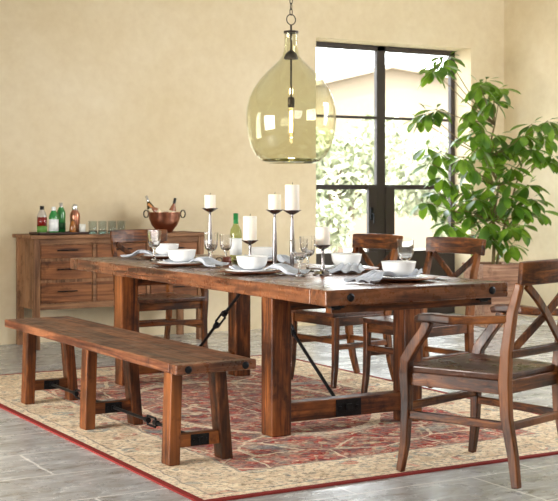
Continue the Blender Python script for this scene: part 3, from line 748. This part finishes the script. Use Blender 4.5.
WHERE = [
 ((3.19, 6.64), 0, 'at the far setting on the bench side, behind the wine glass'),
 ((3.20, 5.80), 0, 'at the bench side setting in the table middle'),
 ((3.57, 4.99), 90, 'at the near end setting, before the foreground armchair'),
 ((3.76, 5.745), 180, 'at the window side setting just behind the short candlestick'),
 ((3.76, 6.68), 180, 'at the window side setting behind the middle candlesticks'),
 ((3.46, 7.44), -90, 'at the far end setting, before the sideboard'),
]
NAP = [(-55, .10, .28, .16), (-45, .11, .29, .17), (-160, .16, .29, .14), (-125, .12, .27, .18), (-80, .12, .26, .15), (150, .12, .28, .15)]
for i, ((x, y), deg, wh) in enumerate(WHERE):
    a = R(deg)          # direction from the sitter into the table
    place('charger', lambda: lathe_obj('charger_plate', CHP, CHARG), (x, y, zt0), 0, 'round brown wooden charger '+wh, 'charger plate', 'brown chargers')
    place('plate', lambda: lathe_obj('dinner_plate', PLP, CERAM), (x, y, zt0+.0068), 0, 'white dinner plate '+wh, 'plate', 'white dinner plates')
    na, l0, l1, w_ = NAP[i]
    napkin((x, y, zt0+.001), R(na), l0, l1, w_, 11+i, 'crumpled grey linen napkin '+wh)
    place('bowl', lambda: lathe_obj('soup_bowl', BWP, CERAM), (x, y, zt0+.026), 0, 'white soup bowl '+wh, 'bowl', 'white soup bowls')
    rt = Vector((math.sin(a), -math.cos(a), 0)); fw_ = Vector((math.cos(a), math.sin(a), 0)); p = Vector((x, y, zt0))
    ra = a-PI/2
    for knd, mk, off, lb in (('knife', knife, .195, 'steel knife'), ('spoon', spoon, .228, 'steel spoon'), ('fork', fork, -.20, 'steel fork')):
        q = p+rt*off+fw_*random.uniform(-.02, .01)
        place(knd, lambda: build(mk(), 'table_'+knd, STEEL, smooth=False), q, ra+random.uniform(-.04, .04), lb+' lying '+wh, knd, lb+'s')

# goblets: pressed facets
def goblet():
    t = empty('goblet', (0, 0, 0), cat='glass', group='clear glass goblets')
    g = G(); g.lathe([(.0, .082), (.018, .084), (.033, .096), (.0395, .118), (.042, .15), (.0445, .192), (.0428, .192), (.040, .15), (.0365, .12), (.028, .10), (.012, .091), (0, .09)], 12); build(g, 'glass_cup', GOB, t)
    g = G(); g.lathe([(0, 0), (.036, 0), (.037, .003), (.014, .010), (.0075, .02), (.006, .045), (.0095, .055), (.0065, .065), (.012, .078), (.018, .084), (0, .084)], 16); build(g, 'glass_stem', GOB, t, smooth=True)
    return t
gb = goblet()
GB = [((3.267, 7.20), 1, 'clear goblet beside the far end setting, in front of the copper bucket'), ((3.373, 6.62), 1, 'clear goblet left of the wine bottle, beside the far bench side setting'),
      ((3.557, 6.78), .9, 'small clear goblet directly beside the wine bottle'), ((3.305, 5.49), 1, 'clear goblet in the pair left of the short candlestick, the nearer one'),
      ((3.544, 5.80), 1, 'clear goblet in the pair left of the short candlestick, the farther one'), ((3.77, 5.21), 1, 'clear goblet behind the near end bowl, before the window-side chair')]
for i, ((x, y), s_, lb) in enumerate(GB):
    if i == 0: gb.location = (x, y, zt0); gb['label'] = lb
    else: o = dup(gb, (x, y, zt0), 0, lb); o.scale = (s_,)*3

# candlesticks and pillar candles
def candlestick(loc, h, tall, label):
    t = empty('candlestick', (*loc, zt0), label=label, cat='candle holder', group='pewter candlesticks down the middle of the table')
    if tall: prof = [(0, 0), (.046, 0), (.048, .004), (.03, .010), (.012, .018), (.008, .03), (.011, .05), (.0145, .11), (.013, .17), (.008, h-.05), (.006, h-.03), (.010, h-.022), (0, h-.02)]
    else: prof = [(0, 0), (.052, 0), (.054, .005), (.036, .014), (.014, .022), (.009, .034), (.013, .045), (.008, .058), (.0075, h-.05), (.011, h-.03), (.008, h-.024), (0, h-.02)]
    lathe_obj('candle_stem', prof, PEWTER, t, seg=24)
    lathe_obj('drip_pan', [(0, h-.022), (.012, h-.022), (.03, h-.012), (.048, h+.0), (.050, h+.003), (.046, h+.003), (.03, h-.005), (0, h-.006)], PEWTER, t, seg=32)
def candle(loc, z, r_, h, label):
    t = empty('pillar_candle', (*loc, z), label=label, cat='candle', group='ivory pillar candles')
    lathe_obj('wax', [(0, 0), (r_*.97, 0), (r_, .003), (r_, h-.004), (r_*.94, h), (r_*.5, h-.003), (0, h-.006)], WAX, t, seg=32)
    g = G(); g.tube([(0, 0, h-.008), (.001, 0, h+.004), (.003, 0, h+.012)], .0016, 6); build(g, 'wick', BLK, t)
CS = [((3.455, 6.794), .333, True, .034, .088, 'leftmost', 'the leftmost one'), ((3.455, 6.289), .155, False, .040, .145, 'second from left', 'short one between the wine bottle and the tall pair'),
      ((3.455, 6.005), .333, True, .035, .092, 'left of the tall pair', 'left one of the tall pair'), ((3.455, 5.815), .333, True, .039, .145, 'right of the tall pair', 'right one of the tall pair'),
      ((3.459, 5.51), .157, False, .038, .100, 'rightmost', 'short one nearest the right table end')]
for loc, h, tall, r_, ch_, a_, b_ in CS:
    candlestick(loc, h, tall, ('tall slim' if tall else 'short')+' pewter candlestick on the table, '+b_)
    candle(loc, zt0+h-.005, r_, ch_, 'ivory pillar candle on the '+('tall' if tall else 'short')+' candlestick, '+b_.replace('short one', 'one').replace('between the wine bottle and the tall pair', 'between bottle and tall pair'))

# wine bottle and small brown cup
wb = bottle('wine_bottle', (3.69, 6.90, zt0), [(0, .004), (.034, 0), (.037, .006), (.037, .175), (.033, .20), (.018, .225), (.0145, .24), (.0145, .298), (0, .30)], thin_glass('green_white_wine_glass', lin(222, 230, 190), 1.5), 'white wine bottle with white label and green foil on the table', 'bottle',
       [('paper_label', band(.0372, .04, .145), WHL), ('foil', [(.0155, .235), (.0158, .30), (0, .301)], plain('green_foil', lin(28, 120, 58), .35, .3))])
t = empty('small_cup', (3.50, 6.66, zt0), -A, label='small brown cup with dark loop handle at the foot of the wine bottle', cat='cup')
lathe_obj('cup_body', [(0, 0), (.022, 0), (.027, .01), (.027, .042), (.024, .042), (.022, .01), (0, .008)], plain('brown_glaze', lin(112, 52, 34), .3), t, seg=20)
g = G(); g.tube([(-.046+.020*math.cos(a), 0, .022+.016*math.sin(a)) for a in [i*2*PI/16 for i in range(16)]], .003, 6, True); build(g, 'handle', BLK, t, smooth=True)

# ------------------------------------------------------------------ houseplant
cx, cy = 7.27, 8.72
pp = empty('potted_tree', (cx, cy, 0), R(-12), label='leafy green houseplant in a wooden planter beside the window', cat='plant')
g = G(); b0, b1, hh = .155, .205, .56
def ringbox(z, o_, i_): return [(-o_, -o_, z), (o_, -o_, z), (o_, o_, z), (-o_, o_, z)]
PLW = wood('planter_wood', 0, lin(120, 84, 64), lin(160, 120, 96), lin(190, 154, 128), .5, .7, stainy=.3)
ob = ringbox(0, b0, 0); ot = ringbox(hh, b1, 0); it_ = ringbox(hh, b1-.025, 0); ib = ringbox(hh-.08, b1-.03, 0)
g.add(ob+ot+it_+ib, [(3, 2, 1, 0)]+[(j, (j+1) % 4, 4+(j+1) % 4, 4+j) for j in range(4)]+[(4+j, 4+(j+1) % 4, 8+(j+1) % 4, 8+j) for j in range(4)]+[(8+j, 8+(j+1) % 4, 12+(j+1) % 4, 12+j) for j in range(4)])
build(g, 'planter', PLW, pp, bevel=.004)
g = G(); g.box(-b1+.028, b1-.028, -b1+.028, b1-.028, hh-.12, hh-.05); build(g, 'soil', plain('dark_soil', lin(60, 46, 36), .95), pp)
# whorls of leaves where the photo shows them: lateral offset and height in the plant's own plane, depth scattered
PXW = [(433, 74), (447, 60), (440, 68), (418, 122), (436, 113), (428, 116), (427, 150), (430, 167), (440, 156), (484, 99), (480, 88), (486, 84), (500, 92), (494, 104), (472, 112), (482, 133), (466, 138), (474, 122), (498, 138), (508, 150), (532, 127), (548, 124), (524, 138), (532, 152), (541, 160), (552, 158), (518, 146),
       (472, 170), (462, 160), (486, 170), (500, 166), (512, 170), (505, 198), (477, 202), (459, 186), (450, 212), (426, 205), (438, 196), (528, 188), (532, 202), (523, 217), (538, 214), (486, 226), (509, 230), (459, 230), (470, 218), (495, 212), (448, 226), (512, 248), (500, 184), (488, 190), (470, 192), (515, 208), (478, 236), (498, 234), (520, 228), (492, 152), (480, 150), (510, 186), (462, 206), (486, 206), (468, 240), (490, 242), (545, 138), (444, 180)]
rp = random.Random(21); fol = G(); stm = G()
ia = -R(-12)
def world_to_plant(x, y): 
    dx, dy = x-cx, y-cy; return (dx*math.cos(ia)-dy*math.sin(ia), dx*math.sin(ia)+dy*math.cos(ia))
fork_pts = [Vector((0, 0, .95)), Vector((.05, -.02, 1.25)), Vector((-.04, .03, 1.5)), Vector((.02, .0, 1.8))]
stm.tube([(0, 0, hh-.1), (.02, .01, .75), (0, 0, .95), (.05, -.02, 1.25), (-.04, .03, 1.5), (.02, 0, 1.8), (.0, -.02, 2.02)], [.018, .016, .014, .012, .010, .008, .005], 8)
stm.tube([(.04, .03, hh-.1), (.10, .02, .8), (.18, 0, 1.1), (.30, -.02, 1.5)], [.013, .012, .009, .006], 8)
def leaf(p, yaw, droop, L, W_, roll):
    m = Matrix.Rotation(yaw, 3, 'Z') @ Matrix.Rotation(droop, 3, 'Y') @ Matrix.Rotation(roll, 3, 'X')
    vs = []; N = 6
    for i in range(N+1):
        u = i/N; wd = W_*(math.sin(PI*u**1.25)**.75)*.5 if 0 < u < 1 else 0
        x = .03+L*u; z = -L*.18*u*u
        for v_ in (-1, 0, 1): vs.append(p+m@Vector((x, v_*wd, z+abs(v_)*wd*.25)))
    fs = []
    for i in range(N):
        for j in range(2): a = i*3+j; fs.append((a, a+3, a+4, a+1))
    fol.add(vs, fs)
    fol.add([p, p+m@Vector((.03, .002, 0)), p+m@Vector((.03, -.002, 0))], [(0, 1, 2)])
for (u, v_) in PXW:
    core = 1-min(1, abs(u-488)/60)
    dep = 11.15+rp.uniform(-.32, .26)*(.5+.5*core)
    lat = (u-279)/1250*dep; z = 1.196+(192-v_)/1250*dep
    x, y = camp(lat, dep); x = min(x, 7.86); y = min(y, 9.30)
    lx, ly = world_to_plant(x, y); p = Vector((lx, ly, z+.03))
    fp = min(fork_pts, key=lambda q: (q-p).length+ (0 if q.z < p.z-.1 else 1.0))
    mid = (fp+p)/2+Vector((0, 0, -.05+.04*rp.random())); stm.tube([fp, mid, p], [.006, .0045, .003], 6)
    n = rp.randint(6, 9); y0 = rp.random()*6.28
    for i in range(n):
        leaf(p, y0+i*2*PI/n+rp.uniform(-.25, .25), rp.uniform(.1, .95), rp.uniform(.14, .205), rp.uniform(.07, .095), rp.uniform(-.3, .3))
    for i in range(2): leaf(p, rp.random()*6.28, rp.uniform(-.9, -.2), rp.uniform(.07, .11), .035, 0)
build(stm, 'stem', STEM, pp, smooth=True)
build(fol, 'foliage', LEAF, pp, smooth=True, fixn=False)
